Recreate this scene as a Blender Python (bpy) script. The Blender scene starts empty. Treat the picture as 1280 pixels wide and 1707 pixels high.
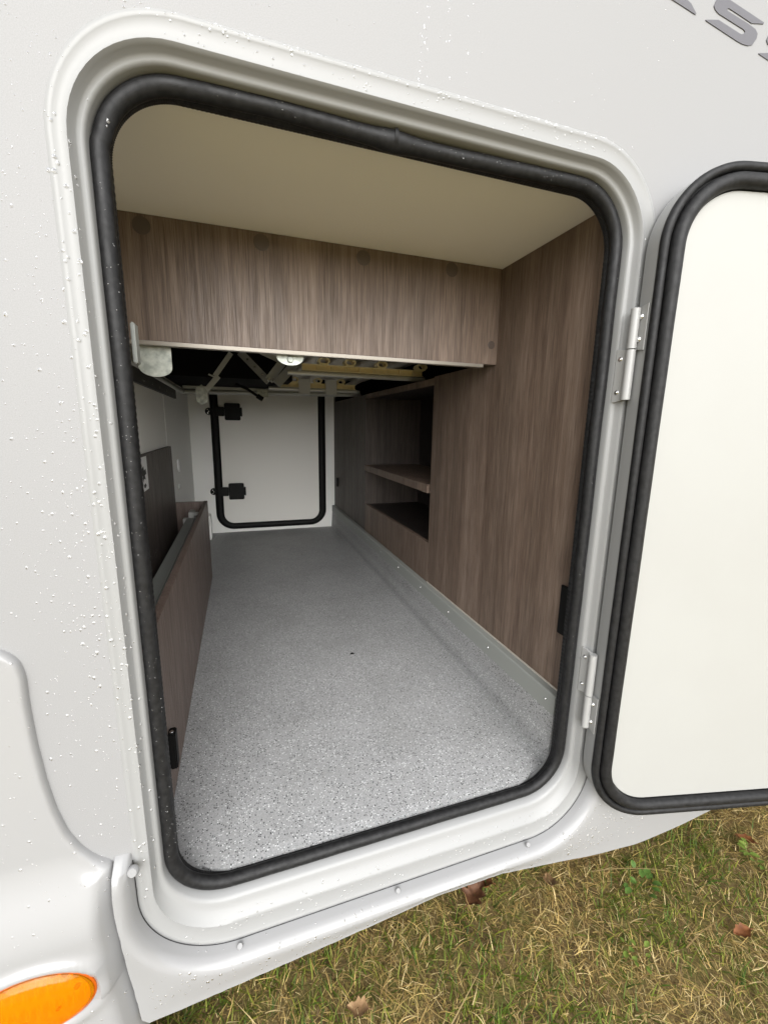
import bpy, math, random
import numpy as np
from mathutils import Vector, noise
random.seed(7); rng = np.random.default_rng(7)
S = bpy.context.scene
C = S.collection
R = math.radians

# ------------------------------------------------------------------ camera, sky, sun, exposure
cam = bpy.data.cameras.new('camera'); camo = bpy.data.objects.new('camera', cam); C.objects.link(camo)
cam.sensor_fit = 'HORIZONTAL'; cam.sensor_width = 36.0; cam.lens = 706.9/1280*36
cam.clip_start = 0.02; cam.clip_end = 1500
def _rot(rx, ry, rz):
    cx, sx = math.cos(rx), math.sin(rx); cy, sy = math.cos(ry), math.sin(ry); cz, sz = math.cos(rz), math.sin(rz)
    A = np.array([[cz,-sz,0],[sz,cz,0],[0,0,1]]); B = np.array([[1,0,0],[0,cx,-sx],[0,sx,cx]]); D = np.array([[cy,0,sy],[0,1,0],[-sy,0,cy]])
    return A @ B @ D
_M = _rot(-.197907, -.016039, -.326557)          # columns: right, forward, up
from mathutils import Matrix
camo.matrix_world = Matrix(((_M[0][0], _M[0][2], -_M[0][1], .16545), (_M[1][0], _M[1][2], -_M[1][1], -.56977), (_M[2][0], _M[2][2], -_M[2][1], .79775), (0,0,0,1)))
S.camera = camo
SUN_EL, SUN_AZ = R(32), R(187)                    # azimuth: direction the light comes from, clockwise from +Y
W = bpy.data.worlds.new('World'); S.world = W; W.use_nodes = True
nt = W.node_tree; nt.nodes.clear()
out = nt.nodes.new('ShaderNodeOutputWorld'); bg = nt.nodes.new('ShaderNodeBackground'); sky = nt.nodes.new('ShaderNodeTexSky')
hs = nt.nodes.new('ShaderNodeHueSaturation'); hs.inputs['Saturation'].default_value = .10
sky.sky_type = 'NISHITA'; sky.sun_disc = False; sky.sun_elevation = SUN_EL; sky.sun_rotation = SUN_AZ
sky.dust_density = 1.5; sky.air_density = 1.0; sky.ozone_density = 1.0
bg.inputs['Strength'].default_value = .15
nt.links.new(sky.outputs[0], hs.inputs['Color']); nt.links.new(hs.outputs[0], bg.inputs[0]); nt.links.new(bg.outputs[0], out.inputs[0])
sl = bpy.data.lights.new('sun', 'SUN'); sl.energy = 1.5; sl.angle = R(70); sl.color = (1, .99, .975)
so = bpy.data.objects.new('sun', sl); C.objects.link(so)
_d = Vector((math.sin(SUN_AZ)*math.cos(SUN_EL), math.cos(SUN_AZ)*math.cos(SUN_EL), math.sin(SUN_EL)))
so.rotation_euler = _d.to_track_quat('Z', 'Y').to_euler(); so.location = _d*20
S.view_settings.view_transform = 'Standard'; S.view_settings.look = 'None'
S.view_settings.exposure = 1.38; S.view_settings.gamma = 1.0; S.view_settings.use_curve_mapping = False

S.cycles.max_bounces = 16; S.cycles.diffuse_bounces = 14; S.cycles.glossy_bounces = 6; S.cycles.transparent_max_bounces = 16
GZ = -.33                                          # ground level

# ------------------------------------------------------------------ materials
def mat(name, col, rough=.5, metal=0, spec=.5, coat=0, **kw):
    m = bpy.data.materials.new(name); m.use_nodes = True
    b = m.node_tree.nodes['Principled BSDF']
    b.inputs['Base Color'].default_value = (*col, 1); b.inputs['Roughness'].default_value = rough
    b.inputs['Metallic'].default_value = metal; b.inputs['Specular IOR Level'].default_value = spec
    b.inputs['Coat Weight'].default_value = coat
    for k, v in kw.items(): b.inputs[k.replace('_', ' ')].default_value = v
    return m
def N(m, t, **kw):
    n = m.node_tree.nodes.new(t)
    for k, v in kw.items(): setattr(n, k, v)
    return n
def L(m, a, b): m.node_tree.links.new(a, b)
def bs(m): return m.node_tree.nodes['Principled BSDF']
def coords(m, scale=(1,1,1)):
    tc = N(m, 'ShaderNodeNewGeometry'); mp = N(m, 'ShaderNodeMapping'); mp.inputs['Scale'].default_value = scale
    L(m, tc.outputs['Position'], mp.inputs[0]); return mp.outputs[0]
def ramp(m, fac, stops, interp='LINEAR'):
    r = N(m, 'ShaderNodeValToRGB'); r.color_ramp.interpolation = interp
    e = r.color_ramp.elements
    while len(e) < len(stops): e.new(.5)
    for q, (p, c) in zip(e, stops): q.position = p; q.color = (*c, 1) if len(c) == 3 else c
    L(m, fac, r.inputs[0]); return r.outputs[0]
def noise_tex(m, vec, scale, detail=3, rough=.5):
    n = N(m, 'ShaderNodeTexNoise'); n.inputs['Scale'].default_value = scale; n.inputs['Detail'].default_value = detail
    n.inputs['Roughness'].default_value = rough; L(m, vec, n.inputs['Vector']); return n.outputs['Fac']
def mix(m, fac, a, b, mode='MIX'):
    x = N(m, 'ShaderNodeMix', data_type='RGBA', blend_type=mode)
    for s, v in ((x.inputs[0], fac), (x.inputs[6], a), (x.inputs[7], b)):
        if hasattr(v, 'is_output'): L(m, v, s)
        elif isinstance(v, (int, float)): s.default_value = v
        else: s.default_value = (*v, 1)
    return x.outputs[2]
def bump(m, h, strength=.2, dist=.001):
    b = N(m, 'ShaderNodeBump'); b.inputs['Strength'].default_value = strength; b.inputs['Distance'].default_value = dist
    L(m, h, b.inputs['Height']); L(m, b.outputs[0], bs(m).inputs['Normal'])

# pearl white body paint with faint metallic flake and wet film
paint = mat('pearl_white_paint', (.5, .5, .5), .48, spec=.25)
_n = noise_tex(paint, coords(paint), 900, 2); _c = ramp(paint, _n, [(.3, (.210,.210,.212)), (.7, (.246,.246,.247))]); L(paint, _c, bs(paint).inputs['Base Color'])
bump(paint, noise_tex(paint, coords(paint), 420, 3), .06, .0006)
gelcoat = mat('white_gelcoat', (.255, .255, .256), .35, spec=.3, coat=.45, Coat_Roughness=.12)
bump(gelcoat, noise_tex(gelcoat, coords(gelcoat), 300, 3), .05, .0006)
frame_paint = mat('frame_paint', (.238, .240, .238), .40, spec=.35, coat=.08, Coat_Roughness=.15)
hinge_paint = mat('hinge_paint', (.30, .30, .295), .35)
panel_white = mat('door_panel_cream', (.30, .298, .278), .38, spec=.3)
L(panel_white, ramp(panel_white, noise_tex(panel_white, coords(panel_white), 5, 5, .6), [(.35, (.293,.292,.278)), (.6, (.300,.300,.286))]), bs(panel_white).inputs['Base Color'])
bump(panel_white, noise_tex(panel_white, coords(panel_white), 14, 3), .06, .003)
bump(frame_paint, noise_tex(frame_paint, coords(frame_paint), 260, 3), .05, .0006)
rubber = mat('black_rubber', (.016, .016, .017), .42, spec=.22)
_n = noise_tex(rubber, coords(rubber), 130, 5); _c = ramp(rubber, _n, [(.35, (.008,.008,.0085)), (.75, (.018,.018,.0185))]); L(rubber, _c, bs(rubber).inputs['Base Color'])
_r = ramp(rubber, noise_tex(rubber, coords(rubber), 60, 4), [(.3, (.40,.40,.40)), (.7, (.58,.58,.58))]); L(rubber, _r, bs(rubber).inputs['Roughness'])
bump(rubber, noise_tex(rubber, coords(rubber), 700, 4), .25, .0006)
black_plastic = mat('black_plastic', (.005, .005, .005), .5, spec=.15)
dark_void = mat('void_black', (.008, .008, .008), .9, spec=.1)  # black that paints the unlit void over the garage
cream = mat('cream_panel', (.80, .785, .735), .45)
bump(cream, noise_tex(cream, coords(cream), 160, 3), .04, .0006)
white_in = mat('white_liner', (.86, .86, .83), .45)
bump(white_in, noise_tex(white_in, coords(white_in), 150, 3), .06, .0008)
ceil_m = mat('ceiling_liner', (.88, .85, .77), .5)
bump(ceil_m, noise_tex(ceil_m, coords(ceil_m), 90, 3), .05, .0008)
galv = mat('galvanised_steel', (.55, .57, .54), .42, metal=.35)
_c = ramp(galv, noise_tex(galv, coords(galv), 70, 4), [(.35, (.28,.30,.27)), (.65, (.50,.52,.47))]); L(galv, _c, bs(galv).inputs['Base Color'])
alu = mat('grey_metal', (.52, .53, .51), .45, metal=.2)
steel = mat('screw_steel', (.75, .75, .75), .22, metal=1)
dsteel = mat('dark_steel', (.26, .265, .265), .5, metal=.2)
yellow = mat('cream_yellow_plastic', (.80, .69, .40), .45)
slatm = mat('bowed_slat_wood', (.80, .76, .66), .5)
strapm = mat('grey_webbing', (.55, .55, .52), .8)
gstrip = mat('grey_trim_strip', (.23, .24, .225), .42)
deco = mat('grey_decal', (.075, .072, .080), .35, coat=.3)
sticker = mat('sticker_white', (.75, .75, .75), .5)
lite = mat('pale_board_edge', (.42, .39, .34), .55)

def wood(name, dark, mid, light, sx=48, rough=.5):
    m = mat(name, mid, rough)
    f = noise_tex(m, coords(m, (1, 1, .022)), sx, 6, .62)                  # broad figure
    c = ramp(m, f, [(.28, dark), (.5, mid), (.72, light)])
    f2 = noise_tex(m, coords(m, (1, 1, .014)), 860, 3, .6)                 # pores
    c2 = ramp(m, f2, [(.33, (.50,.48,.46)), (.46, (.93,.92,.91)), (.56, (1.03,1.03,1.03)), (.68, (1.34,1.33,1.31))])
    cc = mix(m, .9, c, c2, 'MULTIPLY')
    f3 = noise_tex(m, coords(m, (1, 1, .03)), 13, 1, .5)                   # boards of slightly different tone
    c3 = ramp(m, f3, [(.30, (.78,.76,.745)), (.44, (.96,.945,.94)), (.55, (1.02,1.0,1.0)), (.68, (1.20,1.20,1.21))])
    f4 = noise_tex(m, coords(m, (1, 1, .10)), 120, 3, .6); c4 = ramp(m, f4, [(.35, (.82,.78,.76)), (.65, (1.15,1.16,1.17))])
    L(m, mix(m, .8, mix(m, .9, cc, c3, 'MULTIPLY'), c4, 'MULTIPLY'), bs(m).inputs['Base Color'])
    rr_ = ramp(m, f2, [(.4, (rough+.12,)*3), (.65, (rough-.1,)*3)]); L(m, rr_, bs(m).inputs['Roughness'])
    bump(m, f2, .3, .0006)
    return m
oak = wood('brown_laminate', (.090,.062,.046), (.136,.099,.075), (.174,.132,.104))
oak_box = wood('brown_board', (.095,.070,.058), (.125,.093,.078), (.150,.115,.098), 20, .42)
oak_shade = wood('shaded_laminate', (.012,.009,.008), (.018,.014,.012), (.026,.020,.018))  # brown laminate darkened to paint the shade inside the niche
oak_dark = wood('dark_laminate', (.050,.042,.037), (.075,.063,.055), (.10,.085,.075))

vinyl = mat('speckled_vinyl', (.3, .3, .3), .45, spec=.4)
def flecks(m, scale, lo, hi, sz, seed):
    mp = coords(m, (1, 1, 1)); v = N(m, 'ShaderNodeTexVoronoi'); v.inputs['Scale'].default_value = scale
    of = N(m, 'ShaderNodeVectorMath', operation='ADD'); of.inputs[1].default_value = (seed, seed*.7, seed*.3)
    wob = N(m, 'ShaderNodeTexNoise'); wob.inputs['Scale'].default_value = scale*1.6; L(m, mp, wob.inputs['Vector'])
    wm = N(m, 'ShaderNodeVectorMath', operation='MULTIPLY_ADD'); wm.inputs[1].default_value = (.9/scale,)*3
    L(m, wob.outputs['Color'], wm.inputs[0]); L(m, mp, wm.inputs[2])
    L(m, wm.outputs[0], of.inputs[0]); L(m, of.outputs[0], v.inputs['Vector'])
    sep = N(m, 'ShaderNodeSeparateColor'); L(m, v.outputs['Color'], sep.inputs[0])
    a = N(m, 'ShaderNodeMath', operation='GREATER_THAN'); a.inputs[1].default_value = lo; L(m, sep.outputs[0], a.inputs[0])
    b = N(m, 'ShaderNodeMath', operation='LESS_THAN'); b.inputs[1].default_value = sz; L(m, v.outputs['Distance'], b.inputs[0])
    k = N(m, 'ShaderNodeMath', operation='MULTIPLY'); L(m, a.outputs[0], k.inputs[0]); L(m, b.outputs[0], k.inputs[1])
    return k.outputs[0]
_base = ramp(vinyl, noise_tex(vinyl, coords(vinyl), 330, 3, .7), [(.35, (.245,.246,.246)), (.65, (.325,.327,.327))])
_k1 = flecks(vinyl, 300, .74, 1, .34, 3.1); _k2 = flecks(vinyl, 290, .72, 1, .36, 11.7); _k3 = flecks(vinyl, 380, .55, 1, .4, 23.3)
_x = mix(vinyl, _k3, _base, (.20,.205,.21)); _x = mix(vinyl, _k1, _x, (.60,.61,.61)); _x = mix(vinyl, _k2, _x, (.030,.030,.033))
_x = mix(vinyl, .8, _x, ramp(vinyl, noise_tex(vinyl, coords(vinyl), 6, 5, .65), [(.33, (.86,.86,.85)), (.55, (1,1,1))]), 'MULTIPLY')
L(vinyl, _x, bs(vinyl).inputs['Base Color'])
bump(vinyl, noise_tex(vinyl, coords(vinyl), 300, 3), .12, .0006)

# water beads: see-through, whitened for the light they focus, with a sharp Fresnel gloss
water = bpy.data.materials.new('water_bead'); water.use_nodes = True; _t = water.node_tree; _t.nodes.clear()
_o = _t.nodes.new('ShaderNodeOutputMaterial'); _m1 = _t.nodes.new('ShaderNodeMixShader'); _m2 = _t.nodes.new('ShaderNodeMixShader'); _m1.inputs[0].default_value = .24
_tr = _t.nodes.new('ShaderNodeBsdfTransparent'); _df = _t.nodes.new('ShaderNodeBsdfDiffuse'); _df.inputs[0].default_value = (.9,.9,.9,1)
_gl = _t.nodes.new('ShaderNodeBsdfGlossy'); _gl.inputs['Roughness'].default_value = .04; _fr = _t.nodes.new('ShaderNodeFresnel'); _fr.inputs['IOR'].default_value = 1.5
_t.links.new(_tr.outputs[0], _m1.inputs[1]); _t.links.new(_df.outputs[0], _m1.inputs[2]); _t.links.new(_fr.outputs[0], _m2.inputs[0]); _t.links.new(_m1.outputs[0], _m2.inputs[1]); _t.links.new(_gl.outputs[0], _m2.inputs[2]); _t.links.new(_m2.outputs[0], _o.inputs[0])

amber = mat('amber_lens', (1.0, .34, .003), .06, spec=.6, Transmission_Weight=.75, IOR=1.30)
amber_in = mat('amber_reflector', (.80, .30, .006), .35)

# ------------------------------------------------------------------ building helpers
WP = {}                                            # world position of every object's origin
def link(o, loc, parent=None):
    C.objects.link(o); WP[o.name] = Vector(loc)
    if parent: o.parent = parent; o.location = Vector(loc) - WP[parent.name]
    else: o.location = loc
    return o
def tag(o, label=None, cat=None, group=None, kind=None):
    for k, v in (('label', label), ('category', cat), ('group', group), ('kind', kind)):
        if v: o[k] = v
    return o
def empty(name, loc, **kw): return tag(link(bpy.data.objects.new(name, None), loc), **kw)
class MB:
    def __init__(s): s.v = []; s.f = []; s.s = []
    def add(s, vs, fs, smooth=False):
        o = len(s.v); s.v += [tuple(map(float, p)) for p in vs]; s.f += [tuple(i+o for i in f) for f in fs]; s.s += [smooth]*len(fs); return s
    def box(s, x0, x1, y0, y1, z0, z1, bev=0):
        if bev <= 0:
            v = [(x,y,z) for x in (x0,x1) for y in (y0,y1) for z in (z0,z1)]
            return s.add(v, [(0,1,3,2),(4,6,7,5),(0,4,5,1),(2,3,7,6),(0,2,6,4),(1,5,7,3)])
        import bmesh
        bm = bmesh.new(); bmesh.ops.create_cube(bm, size=1)
        for q in bm.verts: q.co = Vector(((x0+x1)/2+q.co.x*(x1-x0), (y0+y1)/2+q.co.y*(y1-y0), (z0+z1)/2+q.co.z*(z1-z0)))
        bmesh.ops.bevel(bm, geom=bm.edges[:], offset=bev, segments=2, affect='EDGES')
        bm.verts.index_update(); s.add([q.co[:] for q in bm.verts], [tuple(q.index for q in f.verts) for f in bm.faces]); bm.free(); return s
    def grid(s, P, closed_u=False, closed_v=False, smooth=True, flip=False):   # P[i][j]
        n, m = len(P), len(P[0]); vs = [p for r in P for p in r]; fs = []
        for i in range(n if closed_u else n-1):
            for j in range(m if closed_v else m-1):
                a, b, c, d = i*m+j, i*m+(j+1)%m, ((i+1)%n)*m+(j+1)%m, ((i+1)%n)*m+j
                fs.append((a,d,c,b) if flip else (a,b,c,d))
        return s.add(vs, fs, smooth)
    def tube(s, pts, r, n=12, closed=False, caps=True, smooth=True):
        pts = [Vector(p) for p in pts]; K = len(pts); rings = []
        rr = r if hasattr(r, '__len__') else [r]*K
        t0 = (pts[1]-pts[0]).normalized(); up = Vector((0,0,1)) if abs(t0.z) < .9 else Vector((0,1,0)); nrm = t0.cross(up).normalized()
        for i, p in enumerate(pts):
            a = pts[(i-1) % K] if (closed or i) else pts[0]; b = pts[(i+1) % K] if (closed or i < K-1) else pts[-1]
            t = (b-a).normalized(); nrm = (nrm - t*nrm.dot(t)).normalized(); bn = t.cross(nrm)
            rings.append([p + (nrm*math.cos(q)+bn*math.sin(q))*rr[i] for q in [2*math.pi*k/n for k in range(n)]])
        s.grid(rings, closed_u=closed, closed_v=True, smooth=smooth)
        if caps and not closed:
            s.add(rings[0], [tuple(range(n))]); s.add(rings[-1], [tuple(range(n))[::-1]])
        return s
    def bar(s, a, b, w, t, up=(0,1,0)):            # flat bar from a to b, width w, thickness t along up
        a, b = Vector(a), Vector(b); d = (b-a).normalized(); u = Vector(up); u = (u-d*u.dot(d)).normalized(); q = d.cross(u)
        v = [p + q*(sx*w/2) + u*(sy*t/2) for p in (a,b) for sx in (-1,1) for sy in (-1,1)]
        return s.add(v, [(0,2,3,1),(4,5,7,6),(0,1,5,4),(2,6,7,3),(0,4,6,2),(1,3,7,5)])
    def prism(s, poly, f0, f1):                    # poly of 2-D points; f0/f1 map (a,b) to 3-D
        n = len(poly); v = [f0(*p) for p in poly] + [f1(*p) for p in poly]
        return s.add(v, [tuple(range(n)), tuple(range(2*n-1, n-1, -1))] + [(i, i+n, (i+1)%n+n, (i+1)%n) for i in range(n)])
    def disc(s, c, nrm, r, h, n=14, dome=0):       # small cylinder/dome standing on c along nrm
        c, d = Vector(c), Vector(nrm).normalized(); u = d.orthogonal().normalized(); w = d.cross(u)
        rings = [[c+(u*math.cos(q)+w*math.sin(q))*rad+d*hh for q in [2*math.pi*k/n for k in range(n)]] for rad, hh in ((r,0),(r,h*.55),(r*.8,h),)]
        s.grid(rings, closed_v=True, smooth=True); s.add(rings[-1], [tuple(range(n))]); return s
    def build(s, name, m, parent=None, fix=True, origin=None):
        c = Vector(origin) if origin is not None else Vector(np.mean([np.min(s.v, 0), np.max(s.v, 0)], 0))
        me = bpy.data.meshes.new(name); me.from_pydata([Vector(p)-c for p in s.v], [], s.f)
        me.polygons.foreach_set('use_smooth', s.s)
        if fix:
            import bmesh
            bm = bmesh.new(); bm.from_mesh(me); bmesh.ops.remove_doubles(bm, verts=bm.verts[:], dist=1e-6); bmesh.ops.recalc_face_normals(bm, faces=bm.faces[:])
            for e in bm.edges:
                if len(e.link_faces) == 2 and e.calc_face_angle(0) > .75: e.smooth = False
            bm.to_mesh(me); bm.free()
        me.materials.append(m); me.update()
        return link(bpy.data.objects.new(name, me), c, parent)
def copy_obj(o, loc, parent=None):
    c = o.copy(); return link(c, loc, parent)

def rr_path(x0, x1, z0, z1, r, nc=14, ns=26):
    """rounded rectangle, counter-clockwise seen from the camera: list of (x, z, outward nx, nz)"""
    P = []
    def line(ax, az, bx, bz, nx, nz, n):
        for k in range(n): t = k/n; P.append((ax+(bx-ax)*t, az+(bz-az)*t, nx, nz))
    def arc(cx, cz, a0):
        for k in range(nc): a = a0+math.pi/2*k/nc; P.append((cx+r*math.cos(a), cz+r*math.sin(a), math.cos(a), math.sin(a)))
    line(x0+r, z0, x1-r, z0, 0, -1, ns); arc(x1-r, z0+r, -math.pi/2)
    line(x1, z0+r, x1, z1-r, 1, 0, ns+8); arc(x1-r, z1-r, 0)
    line(x1-r, z1, x0+r, z1, 0, 1, ns); arc(x0+r, z1-r, math.pi/2)
    line(x0, z1-r, x0, z0+r, -1, 0, ns+8); arc(x0+r, z0+r, math.pi)
    return P
def inset(x0, x1, z0, z1, r, d, db=None, **k):
    db = d if db is None else db
    sh = 0 if x0 != 0.0 else .0085*min(1, max(0, (d-.012)/.013))     # the hinge-free side of the pressing is a little narrower
    return rr_path(x0+d-sh, x1-d, z0+db, z1-d, max(r-d, .02), **k)
TX0, TX1, TZ0, TZ1, TR = 0.0, .803, 0.0, 1.209, .128

# ------------------------------------------------------------------ ground
def ground_mat():
    m = mat('turf_soil', (.06, .05, .03), .95, spec=.1)
    v = coords(m)
    c = ramp(m, noise_tex(m, v, 9, 6, .65), [(.30, (.07,.052,.028)), (.48, (.18,.135,.062)), (.60, (.13,.125,.04)), (.75, (.28,.22,.11))])
    c2 = ramp(m, noise_tex(m, v, 150, 4, .7), [(.3, (.45,.42,.38)), (.7, (1.4,1.38,1.3))])
    near = mix(m, .9, c, c2, 'MULTIPLY')
    far = ramp(m, noise_tex(m, v, 5, 6, .7), [(.3, (.20,.165,.07)), (.5, (.33,.27,.125)), (.7, (.40,.33,.17))])   # unseen dead turf beyond the blades, paled to bounce light onto the ceiling
    sx_ = N(m, 'ShaderNodeSeparateXYZ'); L(m, v, sx_.inputs[0]); mr = N(m, 'ShaderNodeMapRange'); mr.inputs[1].default_value = -.75; mr.inputs[2].default_value = -1.0; L(m, sx_.outputs[1], mr.inputs[0])
    L(m, mix(m, mr.outputs[0], near, far), bs(m).inputs['Base Color'])
    bump(m, noise_tex(m, v, 90, 5, .7), .6, .01); return m
soil = ground_mat()
b = MB(); Q = []
xs = sorted(set([-400,-60,-12,-4] + list(np.linspace(-2, 4, 61)) + [6,14,60,400])); ys = sorted(set([-400,-60,-12,-4] + list(np.linspace(-2, 2, 41)) + [4,12,60,400]))
def gh(x, y):
    return GZ + .012*noise.noise(Vector((x*2.1, y*2.1, 0))) + .006*noise.noise(Vector((x*7, y*7, 3)))
b.grid([[(x, y, gh(x, y) if -4 < x < 6 and -4 < y < 4 else GZ) for y in ys] for x in xs])
tag(b.build('ground', soil, origin=(0,0,GZ)), kind='structure')

# ------------------------------------------------------------------ the motorhome
van = empty('motorhome', (.4, 1.15, GZ), label='white motorhome with its rear garage hatch standing open, rain drops on the paint', cat='motorhome')

def ring_fill(b, inner, outer_fn, y, flip=False):
    A = [(p[0], y, p[1]) for p in inner]; B = [outer_fn(p) for p in inner]
    b.grid([A, B], closed_v=True, smooth=False, flip=flip)
# outside wall skin with its rounded opening, and the liner face behind it
WX0, WX1, WZ0, WZ1 = -.80, 5.2, -.055, 2.35
def to_border(p, y):
    x, z, nx, nz = p; cx, cz = (TX0+TX1)/2, (TZ0+TZ1)/2; dx, dz = x-cx, z-cz
    t = min([((WX1 if dx > 0 else WX0)-cx)/dx if abs(dx) > 1e-9 else 1e9, ((WZ1 if dz > 0 else WZ0)-cz)/dz if abs(dz) > 1e-9 else 1e9])
    return (cx+dx*t, y, cz+dz*t)
b = MB(); rp = rr_path(TX0, TX1, TZ0, TZ1, TR)
ring_fill(b, rp, lambda p: to_border(p, 0), 0)
# the four border corners
for sx, sz in ((WX0,WZ0),(WX1,WZ0),(WX1,WZ1),(WX0,WZ1)):
    bd = sorted([to_border(p, 0) for p in rp], key=lambda q: (q[0]-sx)**2+(q[2]-sz)**2)
    h = [q for q in bd if abs(q[2]-sz) < 1e-6]; v_ = [q for q in bd if abs(q[0]-sx) < 1e-6]
    if h and v_: b.add([(sx,0,sz), h[0], v_[0]], [(0,1,2)])
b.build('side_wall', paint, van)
b = MB()
for (x0, x1, y0, y1, z0, z1) in ((WX0, WX1, 2.46, 2.49, WZ0, WZ1), (WX0, WX0+.03, .003, 2.46, WZ0, WZ1), (WX1-.03, WX1, .003, 2.46, WZ0, WZ1), (WX0+.03, WX1-.03, .003, 2.46, WZ1-.03, WZ1), (WX0+.03, WX1-.03, .003, 2.46, WZ0+.001, WZ0+.025)):
    b.box(x0, x1, y0, y1, z0, z1)
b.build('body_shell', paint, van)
# inner face of the wall round the opening (seen only edge-on)
b = MB(); ip = inset(TX0, TX1, TZ0, TZ1, TR, .0350, .066)
ring_fill(b, ip, lambda p: (max(min(p[0]+p[2]*.6, 1.2), -.12), .06, max(min(p[1]+p[3]*.6, 1.17), .03)), .06)
b.build('inner_wall', white_in, van)

# pressed door frame: (inset at sides/top, inset at the bottom, depth)
prof = [(-.004,-.004,.0005), (-.001,-.001,-.0014), (.0015,.0012,-.0020), (.0040,.0030,-.0014), (.0065,.0055,-.0001), (.0205,.028,.0002), (.0232,.0312,-.0006), (.0250,.0345,.0012),
        (.0264,.038,.0042), (.0285,.048,.0098), (.0302,.0540,.0122), (.0328,.0580,.0128), (.0348,.0610,.0142), (.0360,.0640,.0175), (.0365,.0670,.028), (.0365,.0680,.060)]
b = MB(); b.grid([[(p[0], y, p[1]) for p in inset(TX0, TX1, TZ0, TZ1, TR, d, db)] for d, db, y in prof], closed_v=True, smooth=True)
frame = b.build('door_frame', frame_paint, van)
# butt joint in the frame near the lower hinge
b = MB(); b.box(.7660, .7690, .0130, .0150, .3675, .3687); b.build('frame_joint', dsteel, frame)

# rubber seal: bulb on a ribbed clip
def seal_loop(d, db, y, r, wob=.0, squash=1.0, nn=14, seed=0):
    P = inset(TX0, TX1, TZ0, TZ1, TR, d, db, nc=20, ns=44); rings = []
    for i, (x, z, nx, nz) in enumerate(P):
        w = noise.noise(Vector((x*9+seed, z*9, 1.7)))*wob + noise.noise(Vector((x*24+seed, z*24, 5.2)))*wob*.5
        q = r*(1 + (.30*math.exp(-((x-.374)/.022)**2) if z > 1.1 else 0) + w*8)
        if z > 1.1: w += -.0022*math.sin((x-.1)*14)
        rings.append([(x-nx*(w)+nx*q*math.cos(a), y+q*squash*math.sin(a), z-nz*w+nz*q*math.cos(a)) for a in [2*math.pi*k/nn for k in range(nn)]])
    return rings
b = MB(); b.grid(seal_loop(.0448, .0765, .0315, .0098, .0012), closed_u=True, closed_v=True)
seal = b.build('opening_seal', rubber, van)
b = MB(); P = inset(TX0, TX1, TZ0, TZ1, TR, .0512, .0775, nc=90, ns=220); rings = []
for i, (x, z, nx, nz) in enumerate(P):
    k = .0005*(i % 2)
    rings.append([(x-nx*k, .034, z-nz*k), (x-nx*(.0018+k), .041, z-nz*(.0018+k)), (x-nx*(.0016+k), .0465, z-nz*(.0016+k)), (x+nx*.003, .050, z+nz*.003), (x+nx*.010, .051, z+nz*.010)])
b.grid(rings, closed_u=True, smooth=False); b.build('clip_lip', rubber, seal)
b = MB()
P0 = Vector((.374, .0310, 1.1642))
ring = [[(P0.x + t, P0.y-.0134*math.sin(a), P0.z+.0134*math.cos(a)) for a in np.linspace(-.5, 3.4, 14)] for t in (-.0022, .0, .0025)]
b.grid(ring); 
b.build('joint_sleeve', rubber, seal)

# ---- lower skirt
def xl(z): return float(np.interp(z, [-.2, -.07, .026, .146, .207, .25], [.004, -.010, -.018, -.025, -.024, -.024]))
ZB = ([-.1, .04, .28, .40, .47, .60, .72, .83, .95, 1.07, 1.2, 1.6], [-.078, -.070, -.050, -.039, -.032, -.035, -.056, -.076, -.088, -.080, -.063, -.046])
def zb(x): return float(np.interp(x, *ZB))
P = inset(TX0, TX1, TZ0, TZ1, TR, -.0045, -.0045, nc=30, ns=60)
i0 = None; path = []
idx = [i for i, p in enumerate(P) if p[1] < .212]
# order: start on the left straight, go down, round the bottom and up the right side
left = sorted([P[i] for i in idx if P[i][0] < .4 and P[i][2] <= 0], key=lambda p: (-p[1], p[0]))
right = sorted([P[i] for i in idx if not (P[i][0] < .4 and P[i][2] <= 0)], key=lambda p: (p[0]-.0 if p[3] < -.999 else 10+p[1]))
bl = [p for p in left if not p[3] < -.999]; bot = sorted([P[i] for i in idx if P[i][3] < -.999], key=lambda p: p[0]); br = [p for p in right if not p[3] < -.999]
bl.sort(key=lambda p: math.atan2(p[3], p[2]) if p[3] < -.001 else -math.pi-1-p[1]*0)
straightL = sorted([p for p in bl if p[3] > -.001], key=lambda p: -p[1]); arcL = sorted([p for p in bl if p[3] <= -.001], key=lambda p: -p[1])
arcR = sorted([p for p in br if p[3] < -.001], key=lambda p: p[1]); straightR = sorted([p for p in br if p[3] >= -.001], key=lambda p: p[1])
path = [(TX0-.0045, .2105, -1, 0)] + straightL + arcL + bot + arcR + straightR
B0 = .030
def sm0(v): v = max(0, min(1, v)); return v*v*(3-2*v)
ES = [0, .002, .005, .009, .014, .02, .027, .035, .045, .06, .08, .12, .2, .4, .7, 1]
rows = []
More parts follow.
